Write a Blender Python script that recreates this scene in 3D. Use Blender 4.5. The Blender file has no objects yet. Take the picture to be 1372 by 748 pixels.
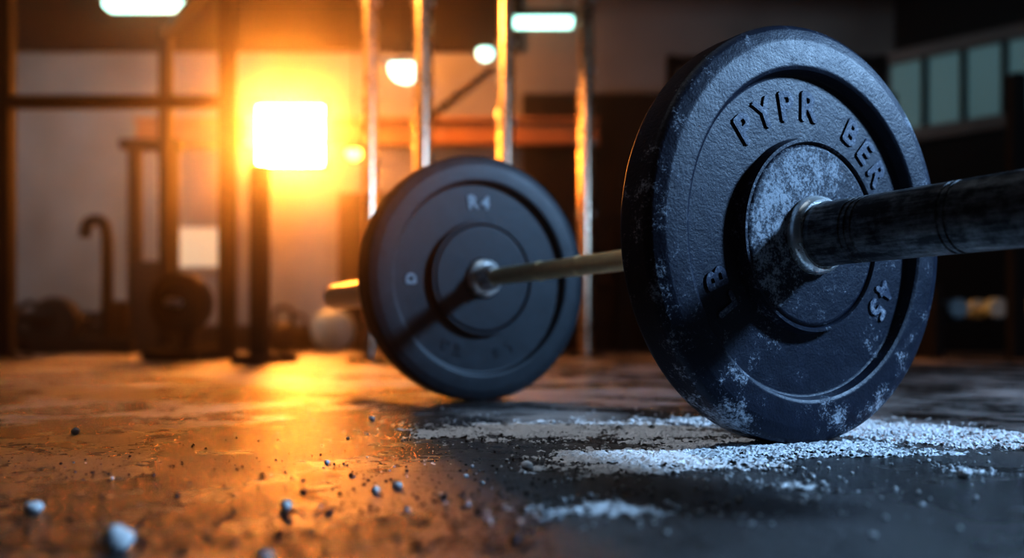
import bpy, bmesh, math, random
from mathutils import Vector, Matrix, noise
random.seed(7)
F=1150.0; H=0.1144; HY=454.0
def P(px,py,Z): return Vector(((px-686)/F*Z, Z, H-(py-HY)/F*Z))
def G(px,py):
    Z=H*F/(py-HY); return Vector(((px-686)/F*Z, Z, 0))
sc=bpy.context.scene
# ---------------------------------------------------------------- materials
def newmat(name):
    m=bpy.data.materials.new(name); m.use_nodes=True
    nt=m.node_tree; b=nt.nodes['Principled BSDF']; return m,nt,b
def N(nt,t,**k):
    n=nt.nodes.new(t)
    for a,v in k.items(): setattr(n,a,v)
    return n
def math_n(nt,op,a,b=None,clamp=False):
    n=N(nt,'ShaderNodeMath',operation=op); n.use_clamp=clamp
    for i,v in enumerate((a,b)):
        if v is None: continue
        if isinstance(v,(int,float)): n.inputs[i].default_value=v
        else: nt.links.new(v,n.inputs[i])
    return n.outputs[0]
def noise_n(nt,vec,scale,detail=4,rough=.55):
    n=N(nt,'ShaderNodeTexNoise'); n.inputs['Scale'].default_value=scale
    n.inputs['Detail'].default_value=detail; n.inputs['Roughness'].default_value=rough
    nt.links.new(vec,n.inputs['Vector']); return n.outputs['Fac']
def ramp(nt,fac,a,b):
    n=N(nt,'ShaderNodeMapRange'); n.clamp=True
    n.inputs['From Min'].default_value=a; n.inputs['From Max'].default_value=b
    nt.links.new(fac,n.inputs['Value']); return n.outputs['Result']
def mixc(nt,fac,a,b):
    n=N(nt,'ShaderNodeMix',data_type='RGBA')
    if isinstance(fac,(int,float)): n.inputs[0].default_value=fac
    else: nt.links.new(fac,n.inputs[0])
    for i,v in ((6,a),(7,b)):
        if isinstance(v,tuple): n.inputs[i].default_value=(*v[:3],1)
        else: nt.links.new(v,n.inputs[i])
    return n.outputs[2]
def mixf(nt,fac,a,b):
    n=N(nt,'ShaderNodeMix',data_type='FLOAT'); nt.links.new(fac,n.inputs[0])
    for i,v in ((2,a),(3,b)):
        if isinstance(v,(int,float)): n.inputs[i].default_value=v
        else: nt.links.new(v,n.inputs[i])
    return n.outputs[0]
def simple(name,col,rough=.6,metal=0,var=.25,scale=12,bump=.1,bscale=80,bdist=.002,spec=.5):
    m,nt,b=newmat(name)
    tc=N(nt,'ShaderNodeTexCoord').outputs['Object']
    f=noise_n(nt,tc,scale)
    dark=tuple(c*(1-var) for c in col); lite=tuple(min(1,c*(1+var)) for c in col)
    nt.links.new(mixc(nt,f,dark,lite),b.inputs['Base Color'])
    b.inputs['Metallic'].default_value=metal; b.inputs['Specular IOR Level'].default_value=spec
    nt.links.new(mixf(nt,f,max(0,rough-.08),min(1,rough+.08)),b.inputs['Roughness'])
    bm=N(nt,'ShaderNodeBump'); bm.inputs['Strength'].default_value=bump; bm.inputs['Distance'].default_value=bdist
    nt.links.new(noise_n(nt,tc,bscale),bm.inputs['Height']); nt.links.new(bm.outputs[0],b.inputs['Normal'])
    return m
def emis(name,col,s):
    m,nt,b=newmat(name); b.inputs['Base Color'].default_value=(*col,1)
    b.inputs['Emission Color'].default_value=(*col,1); b.inputs['Emission Strength'].default_value=s
    return m
def plate_mat(name,chalk,col,lo,hi,hubw=.9,bump=.55):
    m,nt,b=newmat(name)
    tc=N(nt,'ShaderNodeTexCoord').outputs['Object']
    sep=N(nt,'ShaderNodeSeparateXYZ'); nt.links.new(tc,sep.inputs[0])
    x,y=sep.outputs[0],sep.outputs[1]
    r=math_n(nt,'SQRT',math_n(nt,'ADD',math_n(nt,'MULTIPLY',x,x),math_n(nt,'MULTIPLY',y,y)))
    fine=noise_n(nt,tc,300,8,.78); mid=noise_n(nt,tc,45,6,.65); big=noise_n(nt,tc,11,3,.5)
    hub=ramp(nt,r,.114,.085)
    side=ramp(nt,math_n(nt,'SUBTRACT',math_n(nt,'MULTIPLY',y,.9),x),-.06,.05)
    hub=math_n(nt,'MULTIPLY',hub,side)
    edge=math_n(nt,'MULTIPLY',ramp(nt,r,.17,.215),.36)
    low=math_n(nt,'MULTIPLY',ramp(nt,y,-.02,-.19),.50)
    w=math_n(nt,'ADD',math_n(nt,'MULTIPLY',hub,hubw),math_n(nt,'MULTIPLY',math_n(nt,'ADD',edge,low),ramp(nt,big,.42,.62)))
    s=math_n(nt,'ADD',math_n(nt,'MULTIPLY',fine,.62),math_n(nt,'MULTIPLY',mid,.38))
    s=math_n(nt,'ADD',s,math_n(nt,'MULTIPLY',w,.165*chalk))
    s=math_n(nt,'ADD',s,math_n(nt,'MULTIPLY',big,.10))
    mask=math_n(nt,'MULTIPLY',ramp(nt,s,lo,hi),.85)
    base=mixc(nt,mid,tuple(c*.5 for c in col),tuple(c*1.5 for c in col))
    nt.links.new(mixc(nt,mask,base,(.58,.62,.68)),b.inputs['Base Color'])
    nt.links.new(mixf(nt,mask,mixf(nt,mid,.36,.58),.9),b.inputs['Roughness'])
    b.inputs['Specular IOR Level'].default_value=.4
    h=math_n(nt,'ADD',math_n(nt,'MULTIPLY',noise_n(nt,tc,320,5,.6),.6),math_n(nt,'ADD',math_n(nt,'MULTIPLY',mid,1.1),math_n(nt,'MULTIPLY',mask,.5)))
    bm=N(nt,'ShaderNodeBump'); bm.inputs['Strength'].default_value=bump; bm.inputs['Distance'].default_value=.0014
    nt.links.new(h,bm.inputs['Height']); nt.links.new(bm.outputs[0],b.inputs['Normal'])
    return m
M_plate=plate_mat('chalky_iron',1.0,(.010,.018,.038),.640,.735)
M_letter=plate_mat('worn_letter_iron',1.0,(.07,.09,.14),.55,.68)
M_plate2=plate_mat('clean_iron',.2,(.020,.030,.038),.74,.84,.1,.35)
M_letter2=simple('worn_letter_paint',(.26,.30,.33),.5)
M_black=simple('black_paint',(.007,.007,.008),.75,spec=.12)
M_rubber=simple('black_rubber',(.010,.010,.011),.7,bump=.3,spec=.2)
M_steel=simple('polished_steel',(.82,.82,.80),.28,.65,.12,60,.05,300)
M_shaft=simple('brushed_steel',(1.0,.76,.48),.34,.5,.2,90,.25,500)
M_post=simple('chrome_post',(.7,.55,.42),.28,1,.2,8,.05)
M_white=simple('white_vinyl',(.30,.38,.40),.5,0,.1)
M_chalk=simple('chalk',(.84,.85,.86),.95,0,.12,300,.8,700,.001)
M_crumb=simple('rubber_crumb',(.04,.035,.032),.35)
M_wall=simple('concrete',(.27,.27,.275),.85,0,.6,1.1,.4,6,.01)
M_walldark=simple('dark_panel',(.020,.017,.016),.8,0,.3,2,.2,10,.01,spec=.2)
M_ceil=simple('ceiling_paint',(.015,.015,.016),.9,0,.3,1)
M_beam=simple('rusty_beam',(.42,.17,.06),.55,0,.4,3)
M_pane=emis('sunlit_glass',(1,.34,.055),250)
M_tube=emis('cool_tube',(.50,1,.86),3.2)
M_cool=emis('cool_bulb',(.55,1,.88),3)
M_warm=emis('warm_bulb',(1,.36,.07),9)
M_sky=emis('daylight_glass',(.30,.55,.60),.11)
M_sky2=emis('hazy_glass',(.8,.70,.52),.26)
def sleeve_mat():
    m,nt,b=newmat('worn_dark_steel')
    tc=N(nt,'ShaderNodeTexCoord').outputs['Object']
    mp=N(nt,'ShaderNodeMapping'); mp.inputs['Scale'].default_value=(1,1,.12); nt.links.new(tc,mp.inputs[0])
    st=noise_n(nt,mp.outputs[0],140,6,.7); pt=noise_n(nt,tc,50,6,.7)
    wear=ramp(nt,math_n(nt,'ADD',math_n(nt,'MULTIPLY',st,.5),math_n(nt,'MULTIPLY',pt,.5)),.45,.64)
    nt.links.new(mixc(nt,wear,(.035,.038,.044),(.42,.42,.42)),b.inputs['Base Color'])
    b.inputs['Metallic'].default_value=.25
    nt.links.new(mixf(nt,pt,.28,.55),b.inputs['Roughness'])
    bm=N(nt,'ShaderNodeBump'); bm.inputs['Strength'].default_value=.3; bm.inputs['Distance'].default_value=.001
    nt.links.new(st,bm.inputs['Height']); nt.links.new(bm.outputs[0],b.inputs['Normal'])
    return m
M_sleeve=sleeve_mat()
def floor_mat():
    m,nt,b=newmat('rubber_floor')
    tc=N(nt,'ShaderNodeTexCoord').outputs['Object']
    sep=N(nt,'ShaderNodeSeparateXYZ'); nt.links.new(tc,sep.inputs[0])
    big=noise_n(nt,tc,2.6,5,.6); mid=noise_n(nt,tc,14,6,.65); fine=noise_n(nt,tc,420,3,.6); grit=noise_n(nt,tc,170,4,.65)
    def seam(o,off,per):
        v=math_n(nt,'FRACT',math_n(nt,'DIVIDE',math_n(nt,'ADD',o,off),per))
        return math_n(nt,'LESS_THAN',math_n(nt,'ABSOLUTE',math_n(nt,'SUBTRACT',v,.5)),.0022/per)
    sm=math_n(nt,'MAXIMUM',seam(sep.outputs[1],1.76,1.0),seam(sep.outputs[0],1.1,1.5))
    dn=math_n(nt,'ADD',math_n(nt,'MULTIPLY',big,.6),math_n(nt,'MULTIPLY',mid,.4))
    dust=math_n(nt,'MULTIPLY',ramp(nt,dn,.46,.58),.85)
    speck=ramp(nt,fine,.58,.66)
    base=mixc(nt,mid,(.012,.010,.009),(.040,.034,.030))
    far=ramp(nt,sep.outputs[1],-1.15,-.75)
    dustf=math_n(nt,'MULTIPLY',dust,mixf(nt,far,.14,1.0))
    base=mixc(nt,dustf,base,(.50,.45,.42))
    base=mixc(nt,math_n(nt,'MULTIPLY',speck,.34),base,(.32,.29,.27))
    base=mixc(nt,sm,base,(.003,.003,.003))
    nt.links.new(base,b.inputs['Base Color'])
    rg=math_n(nt,'ADD',mixf(nt,ramp(nt,dn,.42,.58),.15,.30),math_n(nt,'MULTIPLY',grit,.08))
    nt.links.new(math_n(nt,'ADD',rg,math_n(nt,'MULTIPLY',dustf,.12)),b.inputs['Roughness'])
    h=math_n(nt,'ADD',math_n(nt,'MULTIPLY',fine,.6),math_n(nt,'ADD',math_n(nt,'MULTIPLY',mid,.5),math_n(nt,'MULTIPLY',grit,1.5)))
    h=math_n(nt,'SUBTRACT',h,math_n(nt,'MULTIPLY',sm,3))
    bm=N(nt,'ShaderNodeBump'); bm.inputs['Strength'].default_value=1.0; bm.inputs['Distance'].default_value=.0034
    nt.links.new(h,bm.inputs['Height']); nt.links.new(bm.outputs[0],b.inputs['Normal'])
    b.inputs['Specular IOR Level'].default_value=1.0
    b.inputs['Coat Weight'].default_value=.35; b.inputs['Coat Roughness'].default_value=.2
    nt.links.new(bm.outputs[0],b.inputs['Coat Normal'])
    return m
M_floor=floor_mat()
# ---------------------------------------------------------------- geometry helpers
def link(ob,parent=None):
    sc.collection.objects.link(ob)
    if parent:
        ob.parent=parent; ob.matrix_parent_inverse=Matrix.Translation(-parent.location)
    return ob
def group(name,loc=(0,0,0)):
    e=bpy.data.objects.new(name,None); e.empty_display_size=.1; e.location=loc
    sc.collection.objects.link(e); return e
def meshob(name,bm,mat,parent=None,smooth=False,mw=None,bevel=0):
    me=bpy.data.meshes.new(name); bm.normal_update(); bm.to_mesh(me); bm.free()
    me.materials.append(mat)
    if smooth:
        for p in me.polygons: p.use_smooth=True
    ob=bpy.data.objects.new(name,me)
    if mw is not None: ob.matrix_world=mw
    link(ob,parent)
    if bevel:
        md=ob.modifiers.new('bevel','BEVEL'); md.width=bevel; md.segments=2; md.limit_method='ANGLE'
    if smooth:
        md=ob.modifiers.new('es','EDGE_SPLIT'); md.split_angle=math.radians(38)
    return ob
def box(name,c,s,mat,parent=None,bevel=0,rz=0):
    bm=bmesh.new(); bmesh.ops.create_cube(bm,size=1)
    bmesh.ops.scale(bm,vec=Vector(s),verts=bm.verts)
    return meshob(name,bm,mat,parent,mw=Matrix.Translation(Vector(c))@Matrix.Rotation(rz,4,'Z'),bevel=bevel)
def frame(o,z):
    z=Vector(z).normalized()
    up=Vector((0,0,1)) if abs(z.z)<.9 else Vector((0,1,0))
    x=up.cross(z).normalized(); y=z.cross(x)
    m=Matrix((x,y,z)).transposed().to_4x4(); m.translation=Vector(o); return m
def lathe(name,prof,mat,mw,parent=None,seg=96,closed=False):
    bm=bmesh.new(); rings=[]
    for r,z in prof:
        if r<1e-6: rings.append([bm.verts.new((0,0,z))])
        else: rings.append([bm.verts.new((r*math.cos(2*math.pi*i/seg),r*math.sin(2*math.pi*i/seg),z)) for i in range(seg)])
    pr=list(zip(rings,rings[1:]))
    if closed: pr.append((rings[-1],rings[0]))
    for a,b in pr:
        for i in range(seg):
            j=(i+1)%seg
            if len(a)==1 and len(b)==1: continue
            if len(a)==1: bm.faces.new((a[0],b[i],b[j]))
            elif len(b)==1: bm.faces.new((a[i],b[0],a[j]))
            else: bm.faces.new((a[i],b[i],b[j],a[j]))
    bmesh.ops.recalc_face_normals(bm,faces=bm.faces)
    return meshob(name,bm,mat,parent,True,mw)
def cyl(name,a,b,r,mat,parent=None,seg=24):
    a=Vector(a); b=Vector(b); L=(b-a).length; c=min(r*.12,L*.2)
    return lathe(name,[(0,0),(r-c,0),(r,c),(r,L-c),(r-c,L),(0,L)],mat,frame(a,b-a),parent,seg)
def tube(name,pts,r,mat,parent=None):
    cu=bpy.data.curves.new(name,'CURVE'); cu.dimensions='3D'; cu.bevel_depth=r; cu.bevel_resolution=4; cu.use_fill_caps=True
    sp=cu.splines.new('NURBS'); sp.points.add(len(pts)-1)
    for p,q in zip(sp.points,pts): p.co=(*q,1)
    sp.use_endpoint_u=True; sp.order_u=3; cu.materials.append(mat)
    return link(bpy.data.objects.new(name,cu),parent)
def ball(name,c,r,mat,parent=None,sz=1):
    bm=bmesh.new(); bmesh.ops.create_uvsphere(bm,u_segments=40,v_segments=24,radius=r)
    bmesh.ops.scale(bm,vec=(1,1,sz),verts=bm.verts)
    return meshob(name,bm,mat,parent,True,Matrix.Translation(Vector(c)))
# ---------------------------------------------------------------- room
BACK=8.2
box('floor',(0,2,-.05),(18,16,.1),M_floor)
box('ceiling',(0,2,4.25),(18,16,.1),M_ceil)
wc=P(389,182,BACK); ww,wh=.64,.58
bx0,bx1=-7.2,3.7
def wallseg(n,x0,x1,z0,z1,par,mat=M_wall):
    box(n,((x0+x1)/2,BACK+.1,(z0+z1)/2),(x1-x0,.2,z1-z0),mat,par)
wb=group('wall_back',(0,BACK+.1,0))
wallseg('wall_left_part',bx0,wc.x-ww/2,0,4.2,wb)
wallseg('wall_below_window',wc.x-ww/2,wc.x+ww/2,0,wc.z-wh/2,wb)
wallseg('wall_above_window',wc.x-ww/2,wc.x+ww/2,wc.z+wh/2,4.2,wb)
wallseg('wall_right_part',wc.x+ww/2,bx1,0,4.2,wb)
w1=group('window_1',wc)
box('pane',wc+Vector((0,.05,0)),(ww,.02,wh),M_pane,w1)
for dx in(-1,1): box('jamb',wc+Vector((dx*(ww/2+.02),-.02,0)),(.04,.06,wh+.08),M_black,w1)
for dz in(-1,1): box('rail',wc+Vector((0,-.02,dz*(wh/2+.02))),(ww+.08,.06,.04),M_black,w1)
c=P(267,332,BACK); w3=group('window_2',c)
box('pane',c+Vector((0,-.01,0)),(.38,.02,.38),M_sky2,w3)
box('sill',c+Vector((0,-.03,-.21)),(.46,.06,.04),M_wall,w3)
xr=P(700,0,BACK).x; xm=P(455,0,BACK).x
box('trim_1',((xr+bx1)/2,BACK-.03,1.22),(bx1-xr,.06,2.44),M_walldark)
box('trim_2',((xm+xr)/2,BACK-.03,.75),(xr-xm,.06,1.5),M_walldark)
box('upper_shade_panel',((bx0+xr)/2,BACK-.03,3.50),(xr-bx0,.06,1.3),M_walldark)  # dark sheet standing in for the wall's dimming towards the top
box('baseboard_back',((bx0+xm)/2,BACK-.02,.12),(xm-bx0,.04,.24),M_walldark)
zb=P(0,178,BACK-.1).z
for p0,p1 in ((436,800),(190,340)):
    xa,xb=P(p0,0,BACK).x,P(p1,0,BACK).x
    g=group('wall_girder',((xa+xb)/2,BACK-.12,zb))
    box('web',((xa+xb)/2,BACK-.1,zb),(xb-xa,.06,.20),M_beam,g); box('flange',((xa+xb)/2,BACK-.13,zb+.11),(xb-xa,.14,.03),M_beam,g); box('flange',((xa+xb)/2,BACK-.13,zb-.11),(xb-xa,.14,.03),M_beam,g)
box('wall_left',(-7.2,2,2.1),(.2,12.6,4.2),M_wall)
a=Vector((3.6,BACK+.05,0)); b=Vector((8.0,4.2,0)); d=(b-a); L=d.length; d.normalize(); rz=math.atan2(d.y,d.x)
nin=Vector((d.y,-d.x,0))
if nin.dot(-a)<0: nin=-nin
mid=(a+b)/2
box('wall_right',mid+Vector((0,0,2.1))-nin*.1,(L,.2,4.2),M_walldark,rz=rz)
wr=group('window_3',a+nin*.03+Vector((0,0,2.3)))
for i in range(14):
    q=a+d*(.2+i*.33)+nin*.03
    box('pane_%d'%i,q+Vector((0,0,2.40)),(.28,.03,.66),M_sky,wr,rz=rz)
    box('mullion_%d'%i,q+d*.165+nin*.02+Vector((0,0,2.40)),(.05,.06,.70),M_black,wr,rz=rz)
box('head_rail',a+d*2.4+nin*.05+Vector((0,0,2.78)),(4.8,.07,.12),M_wall,wr,rz=rz)
box('sill_rail',a+d*2.4+nin*.05+Vector((0,0,2.02)),(4.8,.07,.12),M_wall,wr,rz=rz)
for i,(y,z) in enumerate(((4.6,3.3),(6.4,3.75),(7.6,3.45))):
    g=group('ceiling_beam' ,(0,y,z))
    box('web',(0,y,z),(14,.03,.22),M_black,g)
    box('flange_top',(0,y,z+.12),(14,.14,.02),M_black,g); box('flange_bottom',(0,y,z-.12),(14,.14,.02),M_black,g)
    for x in (-6,-3,0,3,6): box('hanger',(x,y,(z+.13+4.2)/2),(.04,.04,4.2-z-.13),M_black,g)
# ---------------------------------------------------------------- barbell and plates
PF=Vector((-.051,1.569,.225)); PN=Vector((.325,.92,.225))
n=(PN-PF).normalized(); up=Vector((0,0,1)); t=up.cross(n).normalized()
def AX(o):
    m=Matrix((t,up,n)).transposed().to_4x4(); m.translation=Vector(o); return m
T=.056
def plate_profile(T,D=.0125):
    fr=[(.0355,-.004),(.038,-.001),(.039,-.001),(.093,-.001),(.094,-.001),(.0975,-.003),(.101,-D+.0012),(.104,-D),(.106,-D),(.1705,-D),(.1715,-D),(.1735,-D+.001),(.1765,-.002),(.179,-.0004),(.1805,0),(.182,0),
        (.205,0),(.2065,-.0002),(.209,-.0010),(.2095,-.0012),(.2185,-.0040),(.2195,-.0045),(.2235,-.0075),(.2248,-.0105),(.225,-.013),(.225,-.015)]
    bk=[(r,-T-z) for r,z in reversed(fr)]
    return fr+[(.225,-T/2)]+bk
def textmesh(name,s,size,ang,rad,mw,mat,parent,ext=.0014,z=-.0125):
    cu=bpy.data.curves.new(name,'FONT'); cu.body=s; cu.size=size; cu.extrude=ext
    cu.align_x='CENTER'; cu.align_y='CENTER'
    o=bpy.data.objects.new(name+'_tmp',cu); sc.collection.objects.link(o)
    bpy.context.view_layer.update()
    me=bpy.data.meshes.new_from_object(o.evaluated_get(bpy.context.evaluated_depsgraph_get()))
    bpy.data.objects.remove(o)
    bm=bmesh.new()
    for k,(dx,dy) in enumerate(((0,0),(.0015,0),(-.0015,0),(0,.0015),(0,-.0015))):
        m2=me.copy(); m2.transform(Matrix.Translation((dx,dy,-k*.00003))); bm.from_mesh(m2)
    bmesh.ops.recalc_face_normals(bm,faces=bm.faces)
    me2=bpy.data.meshes.new(name); bm.to_mesh(me2); bm.free()
    R=Matrix.Translation((rad*math.cos(ang),rad*math.sin(ang),z+.0006))@Matrix.Rotation(ang-math.pi/2,4,'Z')
    me2.transform(R)
    me2.materials.clear(); me2.materials.append(mat)
    for p in me2.polygons: p.material_index=0
    ob=bpy.data.objects.new(name,me2); ob.matrix_world=mw; link(ob,parent); return ob
def arc_text(s,size,a0,rad,mw,mat,parent,step,**k):
    kk=len(s)
    for i,ch in enumerate(s):
        textmesh('letter_'+ch.lower(),ch,size,math.radians(a0-(i-(kk-1)/2)*step),rad,mw,mat,parent,**k)
wp=group('weight_plate',PN-n*T/2)
mw=AX(PN)
lathe('disc',plate_profile(T),M_plate,mw,wp,160,closed=True)
lathe('hub_ring',[(.0985,-.002),(.1,.0008),(.1035,.0008),(.106,-.0128),(.0985,-.0128)],M_plate,mw,wp,128,closed=True)
arc_text('PYPR',.043,110,.139,mw,M_letter,wp,14)
arc_text('BER',.039,47,.139,mw,M_letter,wp,12.5)
arc_text('45',.038,-28,.139,mw,M_letter,wp,11)
arc_text('LB',.038,207,.139,mw,M_letter,wp,12)
wp2=group('weight_plate',PF-n*T/2)
mw2=AX(PF)
lathe('disc',plate_profile(T,.012),M_plate2,mw2,wp2,160,closed=True)
lathe('hub_ring',[(.0985,-.002),(.1,.0008),(.1035,.0008),(.106,-.0124),(.0985,-.0124)],M_plate2,mw2,wp2,128,closed=True)
for s_,a_ in (('R4',92),('D',182),('LB',-70),('KG',245)):
    arc_text(s_,.034 if s_=='R4' else .026,a_,.139,mw2,M_letter2 if s_ in('R4','D') else M_plate2,wp2,11,z=-.012,ext=.0014)
dist=(PN-PF).length
bb=group('barbell',(PN+PF)/2)
sp=[(0,-.05),(.0150,-.05),(.0150,.19),(.0162,.191),(.0162,.197),(.0150,.198),(.0150,.30),(.0160,.301),(.0160,.309),(.0150,.310),(.0150,.46),(.0160,.461),(.0160,.469),(.0150,.47),(.0150,dist-.03),(0,dist-.03)]
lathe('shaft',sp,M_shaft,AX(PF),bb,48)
lathe('inner_collar',[(0,-.02),(.0350,-.02),(.0350,.002),(.034,.006),(.030,.010),(.024,.012),(.0235,.026),(.021,.030),(.020,.040),(.0165,.046),(0,.046)],M_steel,AX(PF),bb,48)
lathe('inner_collar',[(0,-T-.03),(.024,-T-.03),(.034,-T-.012),(.035,-T+.01),(0,-T+.01)],M_steel,AX(PN),bb,48)
sl=[(0,-T),(.0345,-T),(.0345,.018),(.0345,.02),(.0335,.0215)]
for z0 in (.055,.062,.069,.16,.167,.25): sl+= [(.0335,z0),(.0322,z0+.001),(.0322,z0+.003),(.0335,z0+.004)]
sl+=[(.0335,.398),(.031,.402),(.012,.402),(0,.399)]
lathe('sleeve',sl,M_sleeve,AX(PN),bb,64)
lathe('sleeve_ring',[(.034,-.003),(.0415,-.003),(.0425,.002),(.041,.009),(.037,.0125),(.034,.0125)],M_steel,AX(PN),bb,64,closed=True)
lathe('sleeve',[(0,-.84),(.012,-.842),(.030,-.842),(.033,-.838),(.033,-.80),(.031,-.798),(.031,-.79),(.033,-.788),(.033,0.0),(0,0)],M_shaft,AX(PF),bb,48)
# ---------------------------------------------------------------- chalk
blobs=[]
def blob(px,py,rx,ry,s):
    c=G(px,py); a=G(px,py-ry); b=G(px,min(py+ry,740)); blobs.append((c.x,c.y,rx/F*c.y,abs(a.y-b.y)/2,s))
blob(730,578,190,15,.95); blob(620,580,80,11,.9); blob(880,580,110,18,.95)
blob(890,614,180,18,1.1); blob(1000,600,130,15,1.15); blob(830,628,130,10,.95)
blob(1200,578,140,16,1.1); blob(1290,590,150,13,1.0); blob(1120,602,170,14,1.0); blob(1330,582,80,9,.9)
blob(820,684,140,10,.78); blob(1060,655,60,14,.6); blob(1295,632,30,4,.8); blob(960,565,120,6,.8)
def chalk_h(x,y):
    m=0
    for cx,cy,rx,ry,s in blobs:
        d2=((x-cx)/rx)**2+((y-cy)/ry)**2
        if d2<4: m=max(m,s*math.exp(-d2*1.0))
    if m<.05: return -1
    v=Vector((x,y,0))
    a=noise.fractal(v*24,1.0,2.0,4)*.44; b=noise.fractal(v*130+Vector((5,2,0)),.8,2.0,3)*.56
    return (m-.57+a+b)
bm=bmesh.new()
x0,x1,y0,y1=-.25,1.0,.50,1.32; st=.0022
nx=int((x1-x0)/st); ny=int((y1-y0)/st); grid={}
for j in range(ny):
    y=y0+j*st
    for i in range(nx):
        x=x0+i*st
        h=chalk_h(x,y)
        if h>-.06:
            z=max(-.0003,min(.0040,h*.0055))+ (noise.noise(Vector((x*500,y*500,3)))*.0014 if h>0 else 0)
            grid[i,j]=bm.verts.new((x+random.uniform(-.0008,.0008),y+random.uniform(-.0008,.0008),z))
for (i,j),v in list(grid.items()):
    a_=grid.get((i+1,j)); b_=grid.get((i+1,j+1)); c2=grid.get((i,j+1))
    if a_ and b_ and c2: bm.faces.new((v,a_,b_,c2))
for v in [v for v in bm.verts if not v.link_faces]: bm.verts.remove(v)
meshob('chalk_powder',bm,M_chalk,smooth=False)
def crumbs(name,items,mat):
    bm=bmesh.new(); items=sorted(items,key=lambda i:-i[2])
    for (x,y,r) in items:
        res=bmesh.ops.create_icosphere(bm,subdivisions=3 if r>.004 else (2 if r>.0025 else 1),radius=r)
        s=Vector((random.uniform(.85,1.2),random.uniform(.85,1.2),random.uniform(.75,.95)))
        o=Vector((random.random()*9,random.random()*9,0))
        for v in res['verts']:
            v.co*=1+.28*noise.noise(v.co/r*1.3+o)
            v.co=Vector((v.co.x*s.x,v.co.y*s.y,v.co.z*s.z))+Vector((x,y,r*s.z*.85))
    meshob(name,bm,mat,smooth=True)
it=[]
def at(px,py,rp):
    c=G(px,py+rp); it.append((c.x,c.y,rp/F*c.y))
for a_ in ((157,716,20),(45,676,10),(706,622,7),(503,655,6),(533,649,6),(383,676,8),(101,577,5),(845,563,5),(740,564,4),(973,566,5),(150,640,3),(438,618,4),(498,560,4),(356,742,8),(1170,715,5),(1292,633,8),(1287,706,4)): at(*a_)
for k in range(1100):
    b_=random.choice(blobs)
    x=random.gauss(b_[0],b_[2]*.95); y=random.gauss(b_[1],b_[3]*1.4)
    if y>.5 and (Vector((x,y))-PN.xy).length>.13: it.append((x,y,random.choice((.0006,.0008,.0008,.001,.0014,.002))))
crumbs('chalk_crumbs',it,M_chalk)
it2=[]
for k in range(2000):
    px=random.uniform(0,740); py=575+171*math.sqrt(random.random())
    c=G(px,py); it2.append((c.x,c.y,random.choice((.0004,.0005,.0006,.0008,.0009,.0011,.0014))))
for a_ in ((407,661,5),(383,697,6),(375,720,8),(595,670,5),(300,655,4),(470,640,4),(640,690,5),(690,728,9),(560,735,8),(236,668,5),(312,690,5),(440,690,6),(520,700,5),(205,640,4),(352,640,4)):
    c=G(a_[0],a_[1]); it2.append((c.x,c.y,a_[2]/F*c.y))
crumbs('rubber_crumbs',it2,M_crumb)
# ---------------------------------------------------------------- gym background
def post(name,px,Z,w,top,mat,parent,round_=False,bottom=0):
    x=(px-686)/F*Z
    if round_: return cyl(name,(x,Z,bottom),(x,Z,top),w/2,mat,parent)
    return box(name,(x,Z,(top+bottom)/2),(w,w,top-bottom),mat,parent,bevel=.006)
Z1=5.0
X=lambda px,Z:(px-686)/F*Z
r=group('power_rack',(X(160,Z1),Z1,0))
post('upright_1',8,Z1,.08,2.3,M_black,r); post('upright_2',305,Z1,.085,2.3,M_black,r)
post('upright_3',222,Z1+1.1,.08,2.3,M_black,r); post('upright_4',-20,Z1+1.1,.08,2.3,M_black,r)
zb=P(0,137,Z1).z
box('crossbar',((X(8,Z1)+X(305,Z1))/2,Z1,zb),(X(305,Z1)-X(8,Z1),.06,.07),M_black,r,bevel=.005)
box('top_bar',((X(8,Z1)+X(305,Z1))/2,Z1,2.28),(X(305,Z1)-X(8,Z1)+.09,.08,.08),M_black,r)
for px,px2 in((8,-20),(305,222)):
    for z in (.04,2.28):
        p=Vector((X(px,Z1),Z1,z)); q=Vector((X(px2,Z1+1.1),Z1+1.1,z)); dd=q-p
        box('side_rail',(p+q)/2,(.07,dd.length,.07),M_black,r,rz=math.atan2(-dd.x,dd.y))
for px in (8,305): box('foot',(X(px,Z1),Z1,.01),(.2,.2,.02),M_black,r)
Z2=3.9
r=group('squat_stand',(X(348,Z2),Z2,0))
post('upright',348,Z2,.075,P(0,222,Z2).z,M_black,r)
box('base',(X(348,Z2),Z2,.02),(.11,.5,.04),M_black,r,bevel=.005)
box('cross_foot',(X(348,Z2)-.03,Z2+.18,.02),(.30,.07,.04),M_black,r,bevel=.005)
box('hook',(X(348,Z2)+.02,Z2-.08,P(0,250,Z2).z),(.05,.10,.03),M_black,r,bevel=.004)
box('hook_lip',(X(348,Z2)+.02,Z2-.125,P(0,240,Z2).z),(.05,.02,.07),M_black,r,bevel=.004)
r=group('pullup_rig',(X(600,4.6),4.6,0))
for px,Z,w in((496,4.3,.075),(567,4.3,.09),(678,4.9,.09),(785,5.4,.09)):
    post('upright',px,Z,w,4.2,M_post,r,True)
    box('foot_plate',(X(px,Z),Z,.01),(.2,.2,.02),M_black,r)
    for k in range(5): cyl('bolt',(X(px,Z)-w*.5-.012,Z-.0,.9+k*.45),(X(px,Z)+w*.5+.012,Z,.9+k*.45),.018,M_steel,r,12)
cyl('pullup_bar',(X(496,4.3),4.3,1.52),(X(567,4.3),4.3,1.52),.018,M_steel,r)
cyl('pullup_bar',(X(567,4.3),4.3,2.1),(X(678,4.9),4.9,2.1),.018,M_steel,r)
cyl('brace',(X(567,4.3),4.3,1.2),(X(660,4.8),4.8,1.62),.02,M_post,r)
Z=7.1; r=group('cable_machine',(X(195,Z),Z,0))
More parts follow.
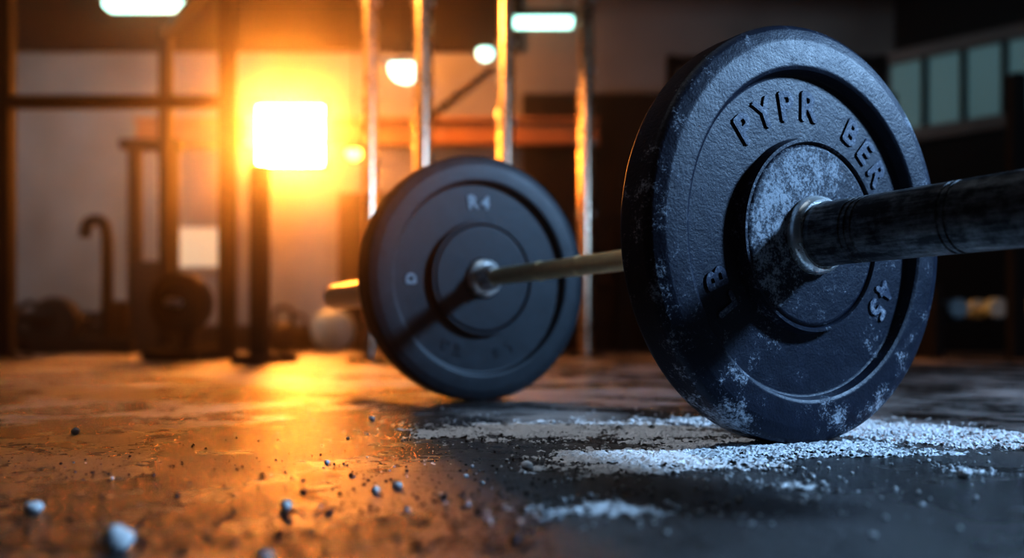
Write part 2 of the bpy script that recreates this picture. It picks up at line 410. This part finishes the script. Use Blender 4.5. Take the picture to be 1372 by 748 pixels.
post('upright_1',181,Z,.09,P(0,190,Z).z,M_black,r); post('upright_2',233,Z,.07,P(0,190,Z).z,M_black,r)
box('head',(X(203,Z),Z,P(0,194,Z).z),(.5,.12,.08),M_black,r,bevel=.01)
box('weight_stack',(X(205,Z),Z,.40),(.22,.2,.7),M_rubber,r,bevel=.01)
box('base',(X(205,Z),Z,.03),(.6,.4,.06),M_black,r,bevel=.01)
cyl('cable',(X(212,Z),Z,.7),(X(212,Z),Z,1.6),.008,M_steel,r,8)
Z=6.3; r=group('rowing_trainer',(X(110,Z),Z,0))
tube('handle',[P(114,318,Z),P(114,300,Z),P(128,293,Z),P(143,300,Z),P(144,360,Z),P(143,462,Z)],.04,M_black,r)
box('base_rail',(X(110,Z),Z,.06),(.75,.12,.12),M_black,r,bevel=.02)
lathe('flywheel',[(0,-.06),(.16,-.06),(.18,-.03),(.18,.03),(.16,.06),(0,.06)],M_rubber,frame((X(75,Z),Z,.24),(0,-1,0)),r,32)
box('seat',(X(60,Z)-.05,Z,.28),(.28,.2,.07),M_rubber,r,bevel=.02)
Z=4.5; c=P(238,406,Z); r=group('plate_tree',(c.x,Z,0))
box('base',(c.x,Z+.08,.025),(.30,.36,.05),M_black,r,bevel=.01)
box('mast',(c.x,Z+.13,.23),(.06,.06,.42),M_black,r,bevel=.005)
cyl('peg',(c.x,Z-.12,c.z),(c.x,Z+.13,c.z),.024,M_steel,r)
for k in range(2):
    m_=frame((c.x,Z-.0+.058*k,c.z),(0,-1,0))
    lathe('stored_plate',[(a_*.69,b_*.9) for a_,b_ in plate_profile(T)],M_rubber,m_,r,64,closed=True)
c=P(446,442,7.4); ball('exercise_ball',(c.x,c.y,.19),.19,M_white)
def kettle(px,Z,s=1,mat=M_rubber):
    x=X(px,Z); g=group('kettlebell',(x,Z,0)); ball('body',(x,Z,.1*s),.105*s,mat,g,.95)
    tube('handle',[(x-.05*s,Z,.17*s),(x-.075*s,Z,.25*s),(x-.03*s,Z,.30*s),(x+.03*s,Z,.30*s),(x+.075*s,Z,.25*s),(x+.05*s,Z,.17*s)],.016*s,mat,g)
kettle(380,6.7,1.2); kettle(40,6.6,1.3); kettle(400,7.7,1.1)
def dumbrack(px0,px1,Z,tiers,mat,name='dumbbell_rack'):
    xa,xb=X(px0,Z),X(px1,Z); g=group(name,((xa+xb)/2,Z,0))
    for x in (xa,xb):
        box('side_frame',(x,Z,.05+.17*tiers),(.06,.45,.1+.34*tiers),M_black,g,bevel=.01)
    for k in range(tiers):
        z=.22+k*.33; box('shelf',((xa+xb)/2,Z,z),(xb-xa,.34,.03),M_black,g)
        nn=int((xb-xa)/.24)
        for i in range(nn):
            x=xa+.16+i*.24; rr=.062+.002*(i%4)
            cyl('grip',(x,Z-.06,z+.015+rr),(x,Z+.10,z+.015+rr),.016,M_steel,g,10)
            for y_ in (-.14,.08):
                cyl('head',(x,Z+y_-.0,z+.015+rr),(x,Z+y_+.08,z+.015+rr),rr,mat,g,16)
dumbrack(-60,170,7.6,1,M_rubber)
dumbrack(540,830,7.4,3,M_rubber)
dumbrack(1235,1420,5.3,1,M_white)
r=group('power_rack',(X(1200,6.2),6.2,0))
for px,Z in ((1362,4.8),(1180,6.8),(900,6.8)):
    post('upright',px,Z,.08,2.35 if px!=1362 else P(0,100,4.8).z,M_black,r)
box('crossbar',((X(900,6.8)+X(1180,6.8))/2,6.8,2.3),(X(1180,6.8)-X(900,6.8),.08,.08),M_black,r)
box('crossbar',((X(900,6.8)+X(1180,6.8))/2,6.8,1.3),(X(1180,6.8)-X(900,6.8),.05,.05),M_black,r)
Z=7.4; g=group('weight_bench',(X(960,Z),Z,0))
box('pad',(X(960,Z),Z,.45),(1.1,.3,.09),M_rubber,g,bevel=.02)
for dx in(-.4,.4): box('leg',(X(960,Z)+dx,Z,.2),(.06,.4,.4),M_black,g)
# ---------------------------------------------------------------- lamps
def tube_lamp(px,py,Z,L):
    c=P(px,py,Z); g=group('fluorescent_lamp',c)
    box('housing',c+Vector((0,0,.045)),(L+.04,.16,.05),M_black,g,bevel=.005)
    box('diffuser',c,(L,.13,.05),M_tube,g,bevel=.01)
    for dx in(-L*.4,L*.4): cyl('cable',c+Vector((dx,0,.06)),(c.x+dx,c.y,4.2),.006,M_black,g,8)
tube_lamp(196,8,5.9,.54); tube_lamp(728,30,6.2,.42)
def pendant(px,py,Z,r,mat,name='pendant_lamp'):
    c=P(px,py,Z); g=group(name,c)
    ball('bulb',c,r,mat,g,.95)
    lathe('shade',[(r*.3,r*1.25),(r*.35,r*1.2),(r*1.1,r*.35),(r*1.15,r*.3),(r*1.08,r*.32),(r*.32,r*1.12)],M_black,Matrix.Translation(c),g,32,closed=True)
    cyl('cable',c+Vector((0,0,r*1.1)),(c.x,c.y,4.2),.006,M_black,g,8)
pendant(543,90,6.0,.115,M_cool); pendant(650,71,7.2,.07,M_cool)
pendant(677,152,7.0,.07,M_warm); pendant(474,205,6.5,.06,M_warm)
def area(name,loc,target,size,power,col):
    l=bpy.data.lights.new(name,'AREA'); l.size=size; l.energy=power; l.color=col
    o=bpy.data.objects.new(name,l); o.location=loc
    o.rotation_euler=(Vector(target)-Vector(loc)).to_track_quat('-Z','Y').to_euler(); sc.collection.objects.link(o); return o
def spot(name,loc,target,ang,power,col,r=.1):
    l=bpy.data.lights.new(name,'SPOT'); l.spot_size=math.radians(ang); l.spot_blend=.5; l.energy=power; l.color=col; l.shadow_soft_size=r
    o=bpy.data.objects.new(name,l); o.location=loc
    o.rotation_euler=(Vector(target)-Vector(loc)).to_track_quat('-Z','Y').to_euler(); sc.collection.objects.link(o); return o
ctr=(PN+PF)/2
Ld=Vector((.871,-.193,.46)).normalized()
area('key_lamp',ctr+Ld*3.0,ctr,.30,116,(.42,.67,1.0))
area('overhead_fill',(.2,1.0,2.6),(.15,1.2,0),1.2,5,(.75,.88,1.0))  # added soft fill from above, brings highlights to collar and shaft
spot('chalk_fill_spot',(-.7,1.2,2.6),(.03,1.03,0),15,60,(.9,.93,1.0),.08)  # added narrow fill, lifts the chalk lying in the near plate's shadow
area('wall_wash_fill',(-3.6,5.4,2.2),(-3.7,8.2,1.1),1.0,42,(1,.95,.92))  # added fill without a fixture, brightens the left of the back wall
area('warm_wall_fill',(-.9,7.0,3.0),(-.9,8.2,1.9),.6,38,(1,.36,.08))  # added warm fill for the glow on wall and girder beside the window
spot('rig_stripe_fill',(-2.6,3.4,3.3),(-.55,4.3,1.7),30,1300,(1,.42,.10),.12)  # unseen warm spot added for the gold stripes on the rig posts
area('right_wall_fill',(2.6,6.0,3.6),(2.6,8.2,2.9),.8,8,(.75,.9,1))  # added weak fill for the grey wall above the dark panel
w=bpy.data.worlds.new('world'); sc.world=w; w.use_nodes=True; nt=w.node_tree
nt.nodes['Background'].inputs[0].default_value=(.25,.4,.6,1); nt.nodes['Background'].inputs[1].default_value=.05
v=nt.nodes.new('ShaderNodeVolumeScatter')
v.inputs['Density'].default_value=.021; v.inputs['Anisotropy'].default_value=.935; v.inputs['Color'].default_value=(1,.95,.9,1)
nt.links.new(v.outputs[0],nt.nodes['World Output'].inputs['Volume'])
# camera
cd=bpy.data.cameras.new('camera'); cam=bpy.data.objects.new('camera',cd); sc.collection.objects.link(cam)
cam.location=(0,0,H); cam.rotation_euler=(math.radians(90),0,0)
cd.sensor_width=36; cd.lens=F/1372*36; cd.shift_y=80/1372; cd.clip_start=.01
cd.dof.use_dof=True; cd.dof.focus_distance=.88; cd.dof.aperture_fstop=2.3
sc.camera=cam
sc.view_settings.view_transform='Standard'
for lk in ('High Contrast','Standard - High Contrast'):
    try: sc.view_settings.look=lk; print('LOOK',lk); break
    except Exception as e: print(e)
